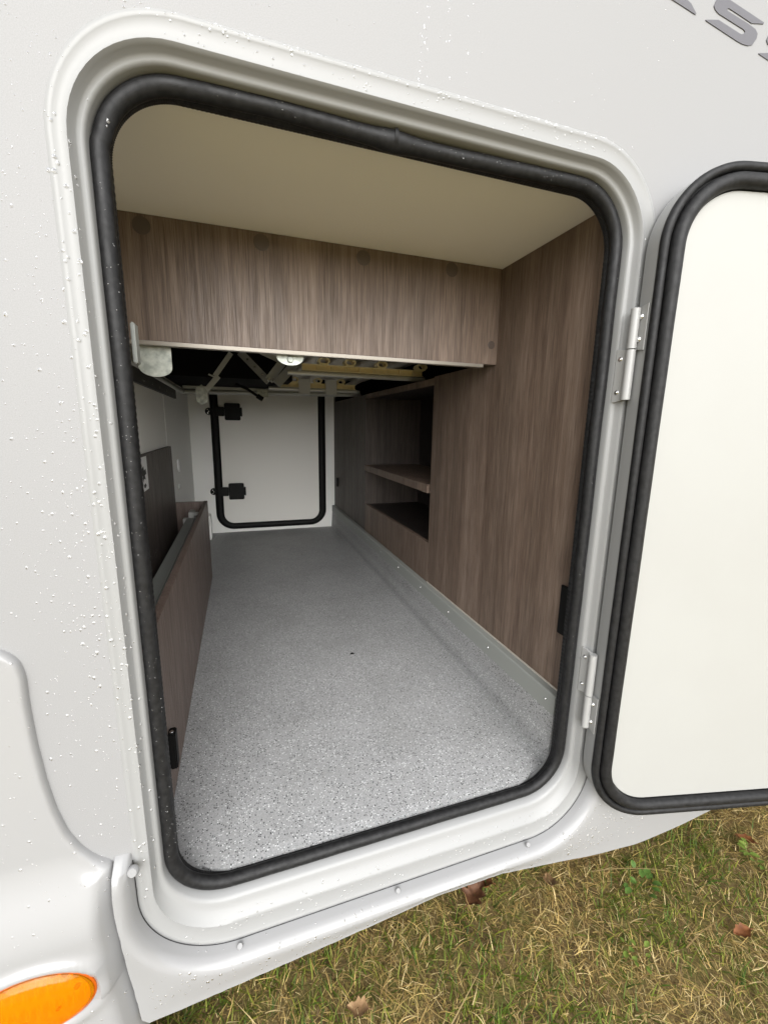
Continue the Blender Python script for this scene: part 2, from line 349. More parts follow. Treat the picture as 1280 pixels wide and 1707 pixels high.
for (x, z, nx, nz) in path:
    t = 0
    while t < 1.2:
        t += .001; X, Z = x+nx*t, z+nz*t
        if X < xl(Z) or Z < zb(X) or X > 1.55: break
    topfade = math.sqrt(max(0, min(1, (.2106-z)/.018))) if x < .4 else 1.0
    row = []
    es = [e for e in ES[:9] if e < t*.98]; es = es + list(np.linspace(es[-1] if es else 0, t, 18-len(es)+1))[1:]
    rfade = max(0, min(1, (.212-z)/.09)) if x > .4 and nz > -.5 else 1.0
    for e in es:
        q = min(e/.016, 1); h = B0*math.sqrt(max(0, 1-(1-q)**2))
        rise = .006*math.exp(-((e-.055)/.03)**2) * (1 if nz < -.3 else 0)
        under = .006*sm0((e-.012)/max(t-.012, .004))*sm0((-nz-.15)/.7) if x < .9 else 0
        row.append((x+nx*e, .0028-(h-under)*topfade*rfade - .0006*rfade, z+nz*e))
    X, Y, Z = row[-1]
    row += [(X+nx*.001, Y+.0015, Z+nz*.001), (X+nx*.0005, Y+.006, Z+nz*.0005), (X-nx*.004, .02, Z-nz*.002)]
    rows.append(row)
b = MB(); b.grid(rows); b.build('lower_skirt', gelcoat, van)
b = MB(); G = [p for p in path if p[1] < .2]
b.grid([[(p[0]+p[2]*e, -.0009, p[1]+p[3]*e) for p in G] for e in (-.0008, .0022)]); b.build('frame_gap_shade', rubber, van)  # dark strip standing in for the shadowed gap between frame and skirt
# little white plugs along the skirt's upper edge
for (px, pz) in ((.128, -.007), (.392, -.007), (.664, -.006)):
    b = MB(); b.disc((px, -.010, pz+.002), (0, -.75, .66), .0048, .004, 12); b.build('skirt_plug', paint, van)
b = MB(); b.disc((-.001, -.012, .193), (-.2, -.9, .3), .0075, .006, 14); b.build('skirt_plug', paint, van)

# ---- corner bumper with its side marker lamp
BC = [(-.60,.548), (-.30,.547), (-.16,.545), (-.118,.541), (-.1035,.5335), (-.093,.520), (-.0895,.500), (-.0905,.462), (-.0895,.410), (-.086,.355), (-.0805,.310), (-.072,.271), (-.060,.243), (-.047,.224), (-.036,.213), (-.0265,.2065)]
BC += [(xl(z)-.0025, z) for z in np.linspace(.20, -.30, 40)]
BCa = np.array(BC)
def _dense(P, step):
    P = np.array(P, float); sg = np.hypot(*np.diff(P, axis=0).T); cs = np.concatenate([[0], np.cumsum(sg)]); q = np.arange(0, cs[-1], step)
    return np.stack([np.interp(q, cs, P[:,0]), np.interp(q, cs, P[:,1])], 1)
def _smooth(a, n, k):
    for _ in range(n):
        p = np.pad(a, ((k,k),(0,0)), mode='edge'); a = sum(p[i:i+len(a)] for i in range(2*k+1))/(2*k+1)
    return a
BCd = _smooth(_dense(BC, .0025), 2, 2)
def sm(a, b, x): t = max(0, min(1, (x-a)/(b-a))); return t*t*(3-2*t)
LCX, LCZ, LA, LB = -.121, .056, .067, .046
def bump_y(x, z):
    e = float(np.min(np.hypot(BCd[:,0]-x, BCd[:,1]-z)))
    q = min(e/.006, 1); h = .011*math.sqrt(max(0, 1-(1-q)**2))
    fl = .030*sm(.245, .130, z)*sm(-.004, .024, e) if z < .25 else 0
    el = math.hypot((x-LCX)/LA, (z-LCZ)/LB)
    brow = .007*math.exp(-((el-1.22)/.16)**2) * (1 if z > LCZ-.02 else .4)
    dish = -.006*sm(1.12, .95, el)
    return .001-h-fl-brow-dish
_t = np.gradient(BCd, axis=0); _n = np.stack([_t[:,1], -_t[:,0]], 1); _n = _smooth(_n, 3, 4); _n /= np.hypot(_n[:,0], _n[:,1])[:,None]
rows = []; nb = len(BCd)
for i in range(nb):
    p, q = BCd[i], _n[i]; f = i/(nb-1); row = []
    tgt = np.array([max(-.80, min(-.30, -.30-.5*f)) if f > .18 else p[0]-.02, p[1] if p[1] < .2 else .2+(p[1]-.2)*.75])
    st = p + q*.017
    pts = [p + q*e for e in (0, .0004, .001, .002, .0035, .0055, .008, .011, .014, .017)]
    pts += [st + (tgt-st)*k for k in [.012*t for t in range(1, 40)] + [.5,.6,.75,1]]
    rows.append([(a[0], bump_y(a[0], a[1]), a[1]) for a in pts])
b = MB(); b.grid(rows, flip=True)
bumper = b.build('corner_bumper', gelcoat, van)
b = MB(); P = []
for k in range(0, 11):
    e = k/10
    P.append([(LCX+LA*e*math.cos(a), -.0405-.0125*math.sqrt(max(0, 1-e*e*.985)), LCZ+LB*e*math.sin(a)) for a in np.linspace(0, 2*math.pi, 48, endpoint=False)])
P.append([(LCX+LA*math.cos(a), -.030, LCZ+LB*math.sin(a)) for a in np.linspace(0, 2*math.pi, 48, endpoint=False)])
b.grid(P, closed_v=True); lamp = b.build('marker_lamp', amber, van)
b = MB(); P = []
for k in range(0, 25):
    e = k/24*.94
    P.append([(LCX+LA*e*math.cos(a), -.0385-.008*math.sqrt(1-e*e*.98)-.0030*math.cos(34*(e*math.cos(a)))*(.5+.5*math.cos(9*e*math.sin(a))), LCZ+LB*e*math.sin(a)) for a in np.linspace(0, 2*math.pi, 96, endpoint=False)])
b.grid(P, closed_v=True, smooth=False); b.build('reflector', amber_in, lamp)
amber_dk = mat('amber_dark', (.35,.07,.004), .3)
b = MB(); b.tube([(LCX+LA*1.01*math.cos(a), -.0385, LCZ+LB*1.01*math.sin(a)) for a in np.linspace(0, 2*math.pi, 56, endpoint=False)], .0026, 8, closed=True); b.build('lens_rim', amber_dk, lamp)
for c_, r_, h_ in (((LCX+.05, -.040, LCZ+.016), .004, .006), ((LCX-.01, -.043, LCZ-.02), .012, .006), ((LCX+.028, -.043, LCZ-.005), .003, .005)):
    b = MB(); b.disc(c_, (0,-1,0), r_, h_); b.build('bulb_socket', amber_dk, lamp)

# ---- lettering on the side (three slanting grey letters, cropped by the photograph)
from itertools import chain
Sx = [(725,0),(697,60),(712,105),(750,148),(1010,312),(1030,335),(1017,360),(990,366),(960,350),(745,212),(610,210),(615,222),(940,437),(1000,470),(1060,487),(1105,477),(1150,412),(1162,360),(1140,312),(1060,252),(845,118),(835,100),(848,88),(865,92),(1100,248),(1225,255),(1230,240),(870,0),(820,-30),(775,-45),(745,-30)]
Ax = [(510,148),(500,155),(260,0),(20,-150),(60,-230),(330,-90),(415,0),(455,40)]
def crop2xz(u, v):                                  # decal outline measured on the wall plane
    px, py = 1080+u/6.4, v/6.4
    d = _M @ np.array([(px-640)/706.9, 1, -(py-853.5)/706.9]); t = .56977/d[1]
    return (.16545+d[0]*t, .79775+d[2]*t)
for poly, ox, oz in ((Ax,0,0), (Sx,0,0), (Sx,.120,-.012)):
    b = MB(); pts = [crop2xz(*p) for p in poly]
    b.prism([(x+ox, z+oz) for x, z in pts], lambda x, z: (x, -.0011, z), lambda x, z: (x, .0005, z)); b.build('letter', deco, van)

# ---- hatch door, swung open about the right-hand frame
PH = R(13); HU = Vector((math.cos(PH), -math.sin(PH), 0)); HN = Vector((-math.sin(PH), -math.cos(PH), 0)); HO = Vector((.815, -.012, 0))
def dp(u, off, z): return HO + HU*u + HN*off + Vector((0,0,z))
DU0, DU1, DZ0, DZ1, DR = -.034, .765, .052, 1.186, .118
def dloop(d, off): return [dp(p[0], off, p[1]) for p in inset(DU0, DU1, DZ0, DZ1, DR, d, nc=18, ns=20)]
b = MB(); b.grid([dloop(d, o) for d, o in ((.004,0), (0,.003), (0,.027), (.0012,.0295), (.004,.0302), (.012,.0302))], closed_v=True)
b.add(dloop(.004, 0), [tuple(range(len(dloop(0,0))))])
door = b.build('hatch_door', frame_paint, van)
pin = dloop(.0365, .0335); b = MB(); b.add(pin, [tuple(range(len(pin)))]); b.grid([pin, dloop(.0365, .029)], closed_v=True)
b.build('inner_panel', panel_white, door)
def dtube(d, off, r, wob, seed):
    P = inset(DU0, DU1, DZ0, DZ1, DR, d, nc=22, ns=40); rings = []
    for (u, z, nu, nz) in P:
        q = r*(1+noise.noise(Vector((u*8+seed, z*8, 2)))*wob)
        rings.append([dp(u+nu*q*math.cos(a), off+q*math.sin(a), z+nz*q*math.cos(a)) for a in [2*math.pi*k/14 for k in range(14)]])
    return rings
b = MB(); b.grid(dtube(.0055, .0345, .0068, .08, 0), closed_u=True, closed_v=True); b.grid(dtube(.0245, .0365, .0108, .06, 9), closed_u=True, closed_v=True)
b.grid([dloop(.004, .031), dloop(.0365, .031)], closed_v=True)
b.build('door_seal', rubber, door)

# ---- two lift-off hinges
def hinge(zl0, zl1, zu0, zu1, door_up):
    """barrel on a vertical axis; one leaf screwed to the door edge, one to the frame"""
    ax, ay = .7705, -.0115
    h = MB(); h.tube([(ax, ay, zl0), (ax, ay, zl1)], .0072, 18); h.tube([(ax, ay, zu0), (ax, ay, zu1)], .0072, 18)
    ho = h.build('hinge', hinge_paint, van)
    b = MB(); z0, z1 = (zu0, zu1) if door_up else (zl0, zl1)
    p = [(ax+.004, ay-.009), (ax+.004, ay-.0098), ]
    a0 = dp(DU0-.0012, .001, 0); a1 = dp(DU0-.0012, .0285, 0)
    b.add([(a0.x, a0.y, z0), (a1.x, a1.y, z0-.004), (a1.x, a1.y, z1+.004), (a0.x, a0.y, z1)], [(0,1,2,3)])
    b.add([(a0.x-.0022, a0.y, z0), (a1.x-.0022, a1.y, z0-.004), (a1.x-.0022, a1.y, z1+.004), (a0.x-.0022, a0.y, z1)], [(0,1,2,3)])
    for i in range(4): 
        j = (i+1) % 4; o = len(b.v)-8; b.f.append((o+i, o+j, o+4+j, o+4+i)); b.s.append(False)
    b.build('door_leaf', hinge_paint, ho)
    for k in (.22, .78):
        zz = z0+(z1-z0)*k; c = a0.lerp(a1, .55)
        b = MB(); b.disc((c.x-.0022, c.y, zz), -HU, .0046, .0022, 14); b.disc((c.x-.004, c.y, zz), -HU, .0022, .0012, 8); b.build('screw', steel, ho)
    z0, z1 = (zl0, zl1) if door_up else (zu0, zu1)
    b = MB(); b.prism([(-.008, z0), (-.008, z1), (.0125, z1+.004), (.0125, z0-.004)], lambda y, z: (.7700-max(0, y-.004)*.35, y, z), lambda y, z: (.7745-max(0, y-.004)*.35, y, z)); b.build('frame_leaf', hinge_paint, ho)
    for k in (.16, .84):
        zz = z0+(z1-z0)*k
        b = MB(); b.disc((.7690, .0055, zz), (-1,0,0), .0042, .0018, 14); b.disc((.7675, .0055, zz), (-1,0,0), .0022, .0012, 8); b.build('screw', steel, ho)
hinge(.848, .926, .9275, .988, True)
hinge(.238, .3035, .305, .388, False)

# ------------------------------------------------------------------ garage interior (parts of the motorhome)
b = MB(); b.prism([(.0605,.070), (.0605,.0872), (.16,.0945), (.34,.1), (2.33,.1), (2.33,.070)], lambda y, z: (-.14, y, z), lambda y, z: (.755, y, z))
fp = [(.074,.0604), (.080,.0560), (.089,.0510), (.101,.0470), (.115,.0448), (.675,.0448), (.689,.0470), (.701,.0510), (.710,.0560), (.716,.0604)]
b.prism(fp, lambda x, y: (x, y, .0871-(.0604-y)*.16), lambda x, y: (x, y, .070)); floor = b.build('garage_floor', vinyl, van)
for sx, sy in ((.467, .609), (.461, 1.708)):
    b = MB(); b.disc((sx, sy, .1), (0,0,1), .0062, .0016, 16); b.build('floor_screw', steel, floor)
    b = MB(); b.disc((sx, sy, .1012), (0,0,1), .0035, .0008, 10); b.build('screw_recess', black_plastic, floor)
# vinyl-covered upstand with grey riveted strip
b = MB(); b.prism([(.7545,.078), (.7552,.104), (.7572,.130), (.7610,.2085), (.79,.2085), (.79,.078)], lambda x, z: (x, .0605, z), lambda x, z: (x, 2.33, z)); b.build('floor_upstand', vinyl, van)
b = MB(); b.prism([(.7598,.2095), (.7604,.246), (.7612,.2510), (.7632,.2528), (.7712,.2528), (.79,.2528), (.79,.2095)], lambda x, z: (x, .0605, z), lambda x, z: (x, 2.33, z)); strip = b.build('kick_strip', gstrip, van)
for y in (.088, .313, .541, .760, .991, 1.223, 1.451, 1.693, 1.919, 2.14):
    b = MB(); b.disc((.7602, y, .232), (-1,0,.05), .0028, .0018, 12); b.build('rivet', steel, strip)
WXR = .7790
f0, f1 = (lambda y, z: (WXR, y, z)), (lambda y, z: (WXR+.016, y, z))
side = MB().prism([(.0605,.2535), (.750,.2535), (.750,.962), (.407,.962), (.407,1.1715), (.0605,1.1715)], f0, f1).build('side_panel', oak, van)
MB().prism([(.0605,.2532), (.7495,.2532), (.7495,.2570), (.0605,.2570)], lambda y, z: (WXR-.0018, y, z), lambda y, z: (WXR+.001, y, z)).build('panel_edge', lite, side)
# open shelf niche: front frame pieces, box, shelf
niche = MB().prism([(.7515,.2535), (1.556,.2535), (1.556,.398), (.7515,.398)], f0, f1).build('shelf_niche', oak, van)
MB().prism([(.7515,.937), (1.556,.937), (1.556,.958), (.7515,.958)], lambda y, z: (WXR+.0006, y, z), f1).build('top_rail', oak, niche)
MB().box(WXR, 1.08, 1.5565, 1.572, .2535, .958).build('niche_end', wood('niche_end_shade', (.034,.026,.021), (.050,.039,.032), (.068,.054,.045)), niche)  # end board's laminate carries the niche's shade in its colour
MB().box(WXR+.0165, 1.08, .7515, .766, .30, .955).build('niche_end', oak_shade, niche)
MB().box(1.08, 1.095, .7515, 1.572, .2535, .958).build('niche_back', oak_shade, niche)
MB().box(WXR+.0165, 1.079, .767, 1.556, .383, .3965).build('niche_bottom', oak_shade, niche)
MB().box(WXR-.0045, 1.079, .767, 1.556, .574, .604, .0015).build('shelf', oak, niche)
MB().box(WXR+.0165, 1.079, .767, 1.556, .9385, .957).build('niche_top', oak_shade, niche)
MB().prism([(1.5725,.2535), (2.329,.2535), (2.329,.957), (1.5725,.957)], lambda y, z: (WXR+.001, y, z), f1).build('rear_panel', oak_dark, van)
MB().box(WXR-.010, WXR+.0005, 2.20, 2.225, .40, .46, .003).build('catch', black_plastic, van)

# ceiling, drop panel
MB().box(-.14, .80, .0605, .408, 1.1722, 1.188).build('ceiling_panel', ceil_m, van)
drop = MB().box(-.14, WXR-.0005, .390, .406, .9535, 1.1719, .0008).build('drop_panel', oak, van)
b = MB(); b.box(-.14, .742, .3885, .4075, .9455, .9532, .001); b.build('edge_strip', mat('edge_aluminium', (.26,.235,.20), .4, metal=.4), drop)
capm = mat('brown_cap', (.075,.055,.044), .5)
for x, z in ((.014,1.152), (.225,1.153), (.435,1.152), (.645,1.154), (.761,.999)):
    b = MB(); b.disc((x, .3901, z), (0,-1,0), .0155 if z > 1.1 else .0095, .0012, 22); b.build('screw_cap', capm, drop)

# back and left liner walls, void above the garage
b = MB(); b.box(-.14, WXR+.0, 2.331, 2.345, .0755, 1.35); b.build('back_wall', white_in, van)
b = MB(); b.box(-.156, -.1235, .0605, 1.4178, .07, 1.35); b.box(-.156, -.122, 1.418, 2.3305, .07, 1.35); b.build('left_wall', white_in, van)
b = MB(); b.box(-.16, 1.11, .409, 2.345, 1.36, 1.37); b.box(1.098, 1.11, .409, 2.345, .959, 1.359); b.box(.797, 1.097, 2.345, 2.36, .2, 1.35); b.box(-.139, .40, 1.42, 2.30, .992, 1.20); b.box(-.139, .40, .44, 1.42, 1.11, 1.13); b.build('bunk_void', dark_void, van)  # black boxes added to darken the void, black fabric included

# rear hatch seen from inside
rear = MB()
BX0, BX1, BZ0, BZ1 = -.0, .716, .122, 1.24
pl = [(p[0], 2.322, p[1]) for p in rr_path(BX0+.03, BX1-.03, BZ0+.02, BZ1-.03, .08)]
rear.add(pl, [tuple(range(len(pl)))]); rear.grid([pl, [(p[0], 2.3309, p[2]) for p in pl]], closed_v=True, smooth=False)
rear = rear.build('rear_hatch', cream, van)
b = MB(); P = rr_path(BX0+.025, BX1-.024, BZ0+.021, BZ1-.025, .085, nc=14, ns=20)
b.grid([[(x+nx*.024*math.cos(a), 2.318+.014*math.sin(a), z+nz*.0205*math.cos(a)) for a in [2*math.pi*k/12 for k in range(12)]] for x, z, nx, nz in P], closed_u=True, closed_v=True); b.build('hatch_seal', black_plastic, rear)
for zc in (.876, .376):
    b = MB(); b.box(.085, .178, 2.285, 2.312, zc-.052, zc+.052, .004); b.box(.178, .189, 2.288, 2.306, zc-.03, zc+.03, .004); b.box(.035, .084, 2.288, 2.312, zc-.028, zc+.028, .003)
    lk = b.build('latch', black_plastic, rear)
    b = MB(); b.disc((-.006, 2.322, zc), (0,-1,0), .022, .016, 18); b.build('strike_plate', black_plastic, lk)
    for dz in (-.011, .011, 0):
        b = MB(); b.disc((-.011+(.006 if dz == 0 else 0), 2.305, zc+dz), (0,-1,0), .0042, .002, 8); b.build('screw', steel, lk)

# left: low trough in brown board, tall end board with a sticker
box_ = empty('wooden_trough', (-.05, .78, .1), label='low brown wooden trough standing on the speckled floor along the left liner', cat='storage box')
b = MB(); b.box(.0005, .0155, .075, 1.462, .1004, .461, .0012); b.build('front_board', oak_box, box_)
b = MB(); b.box(-.121, .0, 1.446, 1.461, .1004, .4595, .001); b.build('end_board', oak_box, box_)
b = MB(); b.box(-.066, -.028, .10, 1.38, .36, .402, .003); b.build('grey_rail', gstrip, box_)
b = MB(); b.box(-.058, -.036, 1.382, 1.4455, .385, .425, .002); b.box(-.080, -.059, 1.37, 1.40, .375, .40, .002); b.box(-.0385, -.001, 1.384, 1.392, .411, .424); b.build('rail_bracket', mat('pale_bracket', (.5,.5,.47), .4), box_)
b = MB(); b.box(.0157, .0285, .190, .213, .170, .243, .002); br_ = b.build('corner_bracket', black_plastic, box_); b = MB(); b.disc((.022, .1985, .2432), (0,0,1), .004, .0015, 10); b.build('screw', steel, br_)
b = MB(); b.disc((.0156, .262, .190), (1,0,0), .0095, .0012, 18); b.build('screw_cap', capm, box_)
tall = empty('backing_board', (-.131, .76, .1), label='tall dark brown board behind the trough, with a small white sticker', cat='board')
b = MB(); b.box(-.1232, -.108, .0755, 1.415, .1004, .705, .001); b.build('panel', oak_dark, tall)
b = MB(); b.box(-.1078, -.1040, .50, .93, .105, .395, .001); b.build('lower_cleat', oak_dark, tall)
b = MB(); b.box(-.1078, -.1071, .76, .893, .600, .700); st = b.build('sticker', sticker, tall)
b = MB()
for pl_ in ([(.818,.668),(.840,.674),(.846,.660),(.868,.664),(.872,.648),(.850,.645),(.858,.632),(.838,.636),(.826,.626),(.822,.644),(.812,.652)], [(.826,.618),(.848,.622),(.862,.614),(.846,.608),(.830,.610)]):
    b.prism(pl_, lambda y, z: (-.1069, y, z), lambda y, z: (-.1072, y, z))
b.build('sticker_print', black_plastic, st)
b = MB(); b.disc((-.122, 1.69, .60), (1,0,0), .030, .010, 24); vent = b.build('round_cap', sticker, van)
b = MB(); b.disc((-.122, 1.66, .50), (1,0,0), .012, .006, 14); b.build('small_cap', alu, van)
b = MB(); b.box(-.07, -.024, 2.15, 2.24, .1004, .25, .004); b.build('white_duct', white_in, van)
MB().box(-.1233, -.113, .70, 1.74, .915, .962, .001).build('wall_rail', mat('dark_rail', (.06,.06,.06), .5), van)
for y in (1.0, 1.13, 1.28, 1.44, 1.6):
    b = MB(); b.disc((-.113, y, .932), (1,0,0), .0045, .002, 10); b.build('rail_screw', steel, van)

# lock keepers on the inside of the opening
MB().box(.0425, .0475, .0665, .088, .872, .922, .0015).build('lock_keeper', gstrip, van)
MB().box(.7705, .7745, .0665, .088, .385, .490, .0015).build('lock_keeper', black_plastic, van)

# ------------------------------------------------------------------ folding bed frame above the garage
bed = empty('bed_frame', (.42, 1.3, 1.0), label='grey metal bed frame with yellowish slat holders under the wooden drop panel', cat='bed frame')
b = MB(); b.tube([(-.10, 1.9, .960), (.845, 1.9, .977)], .0105, 12); b.box(-.10, .845, 1.905, 1.93, .978, 1.004, .003); b.build('cross_tube', alu, bed)
b = MB(); b.tube([(-.10, 1.9, .962), (-.118, 1.75, .966), (-.118, .44, .972)], .0125, 12); b.build('side_tube', alu, bed)
def plate(x0, x1, z0, z1, y):
    c = (x0+x1)/2; w = (x1-x0)/2; p = [(x0, z1), (x1, z1), (x1, z0+w*.62)] + [(c+w*math.cos(a), z0+w*.62+w*.62*math.sin(a)) for a in np.linspace(-.2, -math.pi+.2, 11)] + [(x0, z0+w*.62)]
    return MB().prism(p, lambda x, z: (x, y, z), lambda x, z: (x, y+.004, z))
plate(-.016, .044, .889, .952, .412).build('bracket_plate', galv, bed)
p_ = plate(.249, .307, .926, .952, .412).build('bracket_plate', galv, bed)
b = MB(); b.disc((.278, .412, .938), (0,-1,0), .007, .004, 12); b.build('bolt', galv, p_)
b = MB(); b.bar((.150,1.3,1.076), (.085,1.3,.985), .018, .006); b.bar((.098,1.296,.985), (.022,1.296,.895), .020, .006); b.bar((.062,1.294,.990), (.100,1.294,.974), .006, .004); b.build('support_arm', alu, bed)
b = MB(); b.prism([(.012,.885),(.034,.872),(.054,.885),(.056,.925),(.035,.95),(.012,.93)], lambda x, z: (x, 1.285, z), lambda x, z: (x, 1.290, z)); b.disc((.035,1.285,.890), (0,-1,0), .007, .005, 10); b.build('pivot_plate', galv, bed)
b = MB(); b.bar((.183,1.3,1.082), (.292,1.3,.972), .028, .006); lever = b.build('scissor_lever', dsteel, bed)
for k in (.25, .5, .75, .97):
    c = Vector((.183,1.3,1.082)).lerp(Vector((.292,1.3,.972)), k); b = MB(); b.disc((c.x, 1.297, c.z), (0,-1,0), .0048, .003, 10); b.build('rivet', steel, lever)
b = MB(); b.bar((.262,1.27,1.085), (.345,1.27,1.052), .022, .008); b.bar((.352,1.26,1.058), (.288,1.26,.975), .032, .010); b.build('scissor_lever', alu, bed)
b = MB(); b.bar((.432,1.2,1.085), (.312,1.2,.955), .034, .016); b.build('scissor_lever', dsteel, bed)
for x, z in ((.334,1.060), (.350,1.056), (.288,.978), (.306,.974)):
    b = MB(); b.disc((x, 1.252, z), (0,-1,0), .008, .006, 10); b.build('bolt', steel, bed)
b = MB(); b.tube([(.16,1.5,.975), (.21,1.5,.955), (.262,1.5,.920)], .006, 8); b.tube([(.25,1.5,.928), (.275,1.5,.912)], .011, 8); b.build('pull_cord', black_plastic, bed)
b = MB(); b.box(.266, .322, 1.868, 1.884, .945, .985, .002); b.disc((.300,1.868,.965), (0,-1,0), .008, .005, 10); b.build('clamp', galv, bed)
# slat rails: a pale tube with a cellular yellow channel above it
def rail(y, x0, x1, z, xs):
    t = MB().tube([(x0-.05, y+.004, z-.020), (x1+.01, y+.004, z-.020)], .0085, 12).build('rail_tube', mat('pale_tube', (.55,.55,.52), .4, metal=.4), bed)
    b = MB(); b.box(x0, x1, y-.006, y+.010, z-.0105, z-.0075); b.box(x0, x1, y-.006, y+.010, z+.0085, z+.0115); b.box(x0, x1, y+.006, y+.010, z-.0075, z+.0085)
    for x in np.arange(x0, x1, .052): b.box(x, x+.003, y-.006, y+.006, z-.0075, z+.0085)
    ch = b.build('slat_rail', yellow, bed)
    for x in xs:
        b = MB(); b.grid([[(x+.021*math.cos(a)*k, y+yy, z+.024+.013*math.sin(a)*k) for a in np.linspace(0, 2*math.pi, 16, endpoint=False)] for k, yy in ((.72,-.012), (1,-.012), (1,.03), (.72,.03), (.72,-.012))], closed_v=True, smooth=False)
        b.box(x-.016, x+.016, y-.006, y+.02, z+.0116, z+.0165); b.build('slat_holder', yellow, ch)
rail(1.0, .385, .845, 1.000, (.462, .557, .678, .838)); rail(1.6, .36, .735, .992, (.430, .545, .660))
for x in (.462, .557, .678, .80):
    P = [[(x+dx, y, 1.024+.026*math.sin(math.pi*(y-.45)/1.75)) for dx in (-.026, .026)] for y in np.linspace(.45, 2.2, 16)]
    b = MB(); b.grid(P); b.grid([[(p[0], p[1], p[2]+.008) for p in r] for r in P]); b.build('slat', slatm, bed)
b = MB(); b.box(.35, .95, .43, 2.2, 1.085, 1.10); b.build('mattress_base', mat('mattress_ticking', (.70,.67,.60), .8), bed)
for x in (.475, .606):
    b = MB(); b.box(x-.027, x+.027, 1.570, 1.574, .953, 1.020); b.box(x-.027, x+.027, 1.5745, 1.640, .950, .953); b.build('strap', strapm, bed)

# ------------------------------------------------------------------ rain drops on the paint and the rubber
from mathutils.bvhtree import BVHTree
deps = []
for n in ('side_wall', 'door_frame', 'lower_skirt', 'corner_bumper', 'opening_seal'):
    o = bpy.data.objects[n]; deps.append(BVHTree.FromPolygons([v.co + WP[n] for v in o.data.vertices], [tuple(p.vertices) for p in o.data.polygons]))
frame_bvh = deps[1]
def surf(x, z, d=Vector((0,1,0)), y0=-.25, which=range(5)):
    best = None
    for i in which:
        h = deps[i].ray_cast(Vector((x, y0, z)), d, .5)
        if h[0] is not None and (best is None or h[3] < best[2]): best = (h[0], h[1], h[3], i)
    return best
drops = MB()
_ang = [2*math.pi*k/9 for k in range(9)]
def drop(p, n, r, stretch=1.0, hgt=.5):
    n = Vector(n).normalized()
    if n.y > 0: n = -n
    dn = Vector((0,0,-1)); dn = (dn - n*dn.dot(n)); dn = dn.normalized() if dn.length > 1e-3 else Vector((1,0,0)); sd = n.cross(dn)
    w = [1+random.uniform(-.14,.14) for _ in _ang]
    rings = []
    for rad, h in ((1.0,-.05), (.93,.30), (.68,.70), (.32,.95)):
        rings.append([p + sd*(math.cos(a)*rad*r*w[i]) + dn*(math.sin(a)*rad*r*w[i]*stretch + .12*r*h) + n*(h*hgt*r) for i, a in enumerate(_ang)])
    drops.grid(rings, closed_v=True, smooth=True); o = len(drops.v)
    drops.v.append(tuple(p + dn*(.12*r) + n*(hgt*r))); drops.s += [True]*9
    drops.f += [(o-9+(i+1) % 9, o-9+i, o) for i in range(9)]
def at(x, z, r, st=1.0, **k):
    h = surf(x, z, **k)
    if h: drop(h[0], h[1], r, st)
def rad(): return min(.0027, .00045 + abs(random.gauss(0, .00048)) + (.0011 if random.random() < .05 else 0))
# left of the opening: thickest between knee and waist of the hatch, gathered in vertical runs
runs = [(-.115,.35), (-.094,.6), (-.072,.7), (-.058,1.), (-.044,1.1), (-.030,1.5), (-.020,1.8), (-.008,1.5), (.006,1.5), (.016,1.6), (-.15,.25), (-.19,.2)]
for cx, wgt in runs:
    for _ in range(int(70*wgt)):
        x = random.gauss(cx, .0085); z = random.triangular(.17, 1.32, .60)
        if x < .0235: at(x, z, rad(), random.choice((1,1,1.15,1.5)))
for _ in range(80): at(random.uniform(-.0, .022), random.uniform(.12, 1.1), random.uniform(.0012, .0027))
for _ in range(150): at(random.uniform(-.2, .10), random.uniform(1.1, 1.36), rad(), random.choice((1,1.2,1.6)))
# above the opening: a few runs, and beads hanging on the frame's ridge
for cx in (.405, .432, .396, .46, .05, .085):
    for k in range(26): at(cx+random.gauss(0, .0022), random.uniform(1.215, 1.43), random.uniform(.0005, .0011), random.choice((1,1.5,2)))
for _ in range(120): at(random.uniform(-.1, .8), random.uniform(1.21, 1.45), random.uniform(.0004, .0010))
for _ in range(170):
    x = random.uniform(.06, .74); at(x, 1.209-abs(random.gauss(0, .0035))+.003, random.uniform(.0006, .0016), 1.0)
for _ in range(80): at(random.uniform(.10, .72), random.uniform(1.186, 1.203), random.uniform(.0006, .0016))
# sill, lower frame and right frame
for _ in range(150): at(random.uniform(.05, .74), random.uniform(.004, .05), random.uniform(.0006, .0018))
for _ in range(70): at(random.uniform(.782, .800), random.uniform(.15, 1.10), random.uniform(.0006, .0016))
# skirt and bumper
for _ in range(330):
    x = random.uniform(0, .95); at(x, random.uniform(max(zb(x)+.006, -.05), .012), random.choice((1,1,1,2))*random.uniform(.0006, .0013), random.choice((1,1.3)), which=(2,))
for _ in range(90): at(random.uniform(.74, .86), random.uniform(-.05, .06), random.uniform(.0006, .0018), which=(2,))
for _ in range(150): at(random.uniform(-.24, -.005), random.uniform(-.04, .30), rad(), which=(2,3))
for _ in range(45): at(random.uniform(-.22, -.09), random.uniform(.2, .52), rad()*1.2, which=(3,))
tag(drops.build('rain_drops', water, van, fix=False), kind='stuff')
beads = MB(); _sv = drops; drops = beads
for _ in range(230):
    t = random.random()
    if t < .55: x, z = random.uniform(.030, .05), random.uniform(.15, 1.08)
    elif t < .85: x, z = random.uniform(.12, .70), random.uniform(1.157, 1.178)
    else: x, z = random.uniform(.752, .776), random.uniform(.3, 1.05)
    h = surf(x, z, which=(4,))
    if h: drop(h[0], h[1], random.uniform(.0003, .0008))
tag(beads.build('seal_drops', water, van, fix=False), kind='stuff')

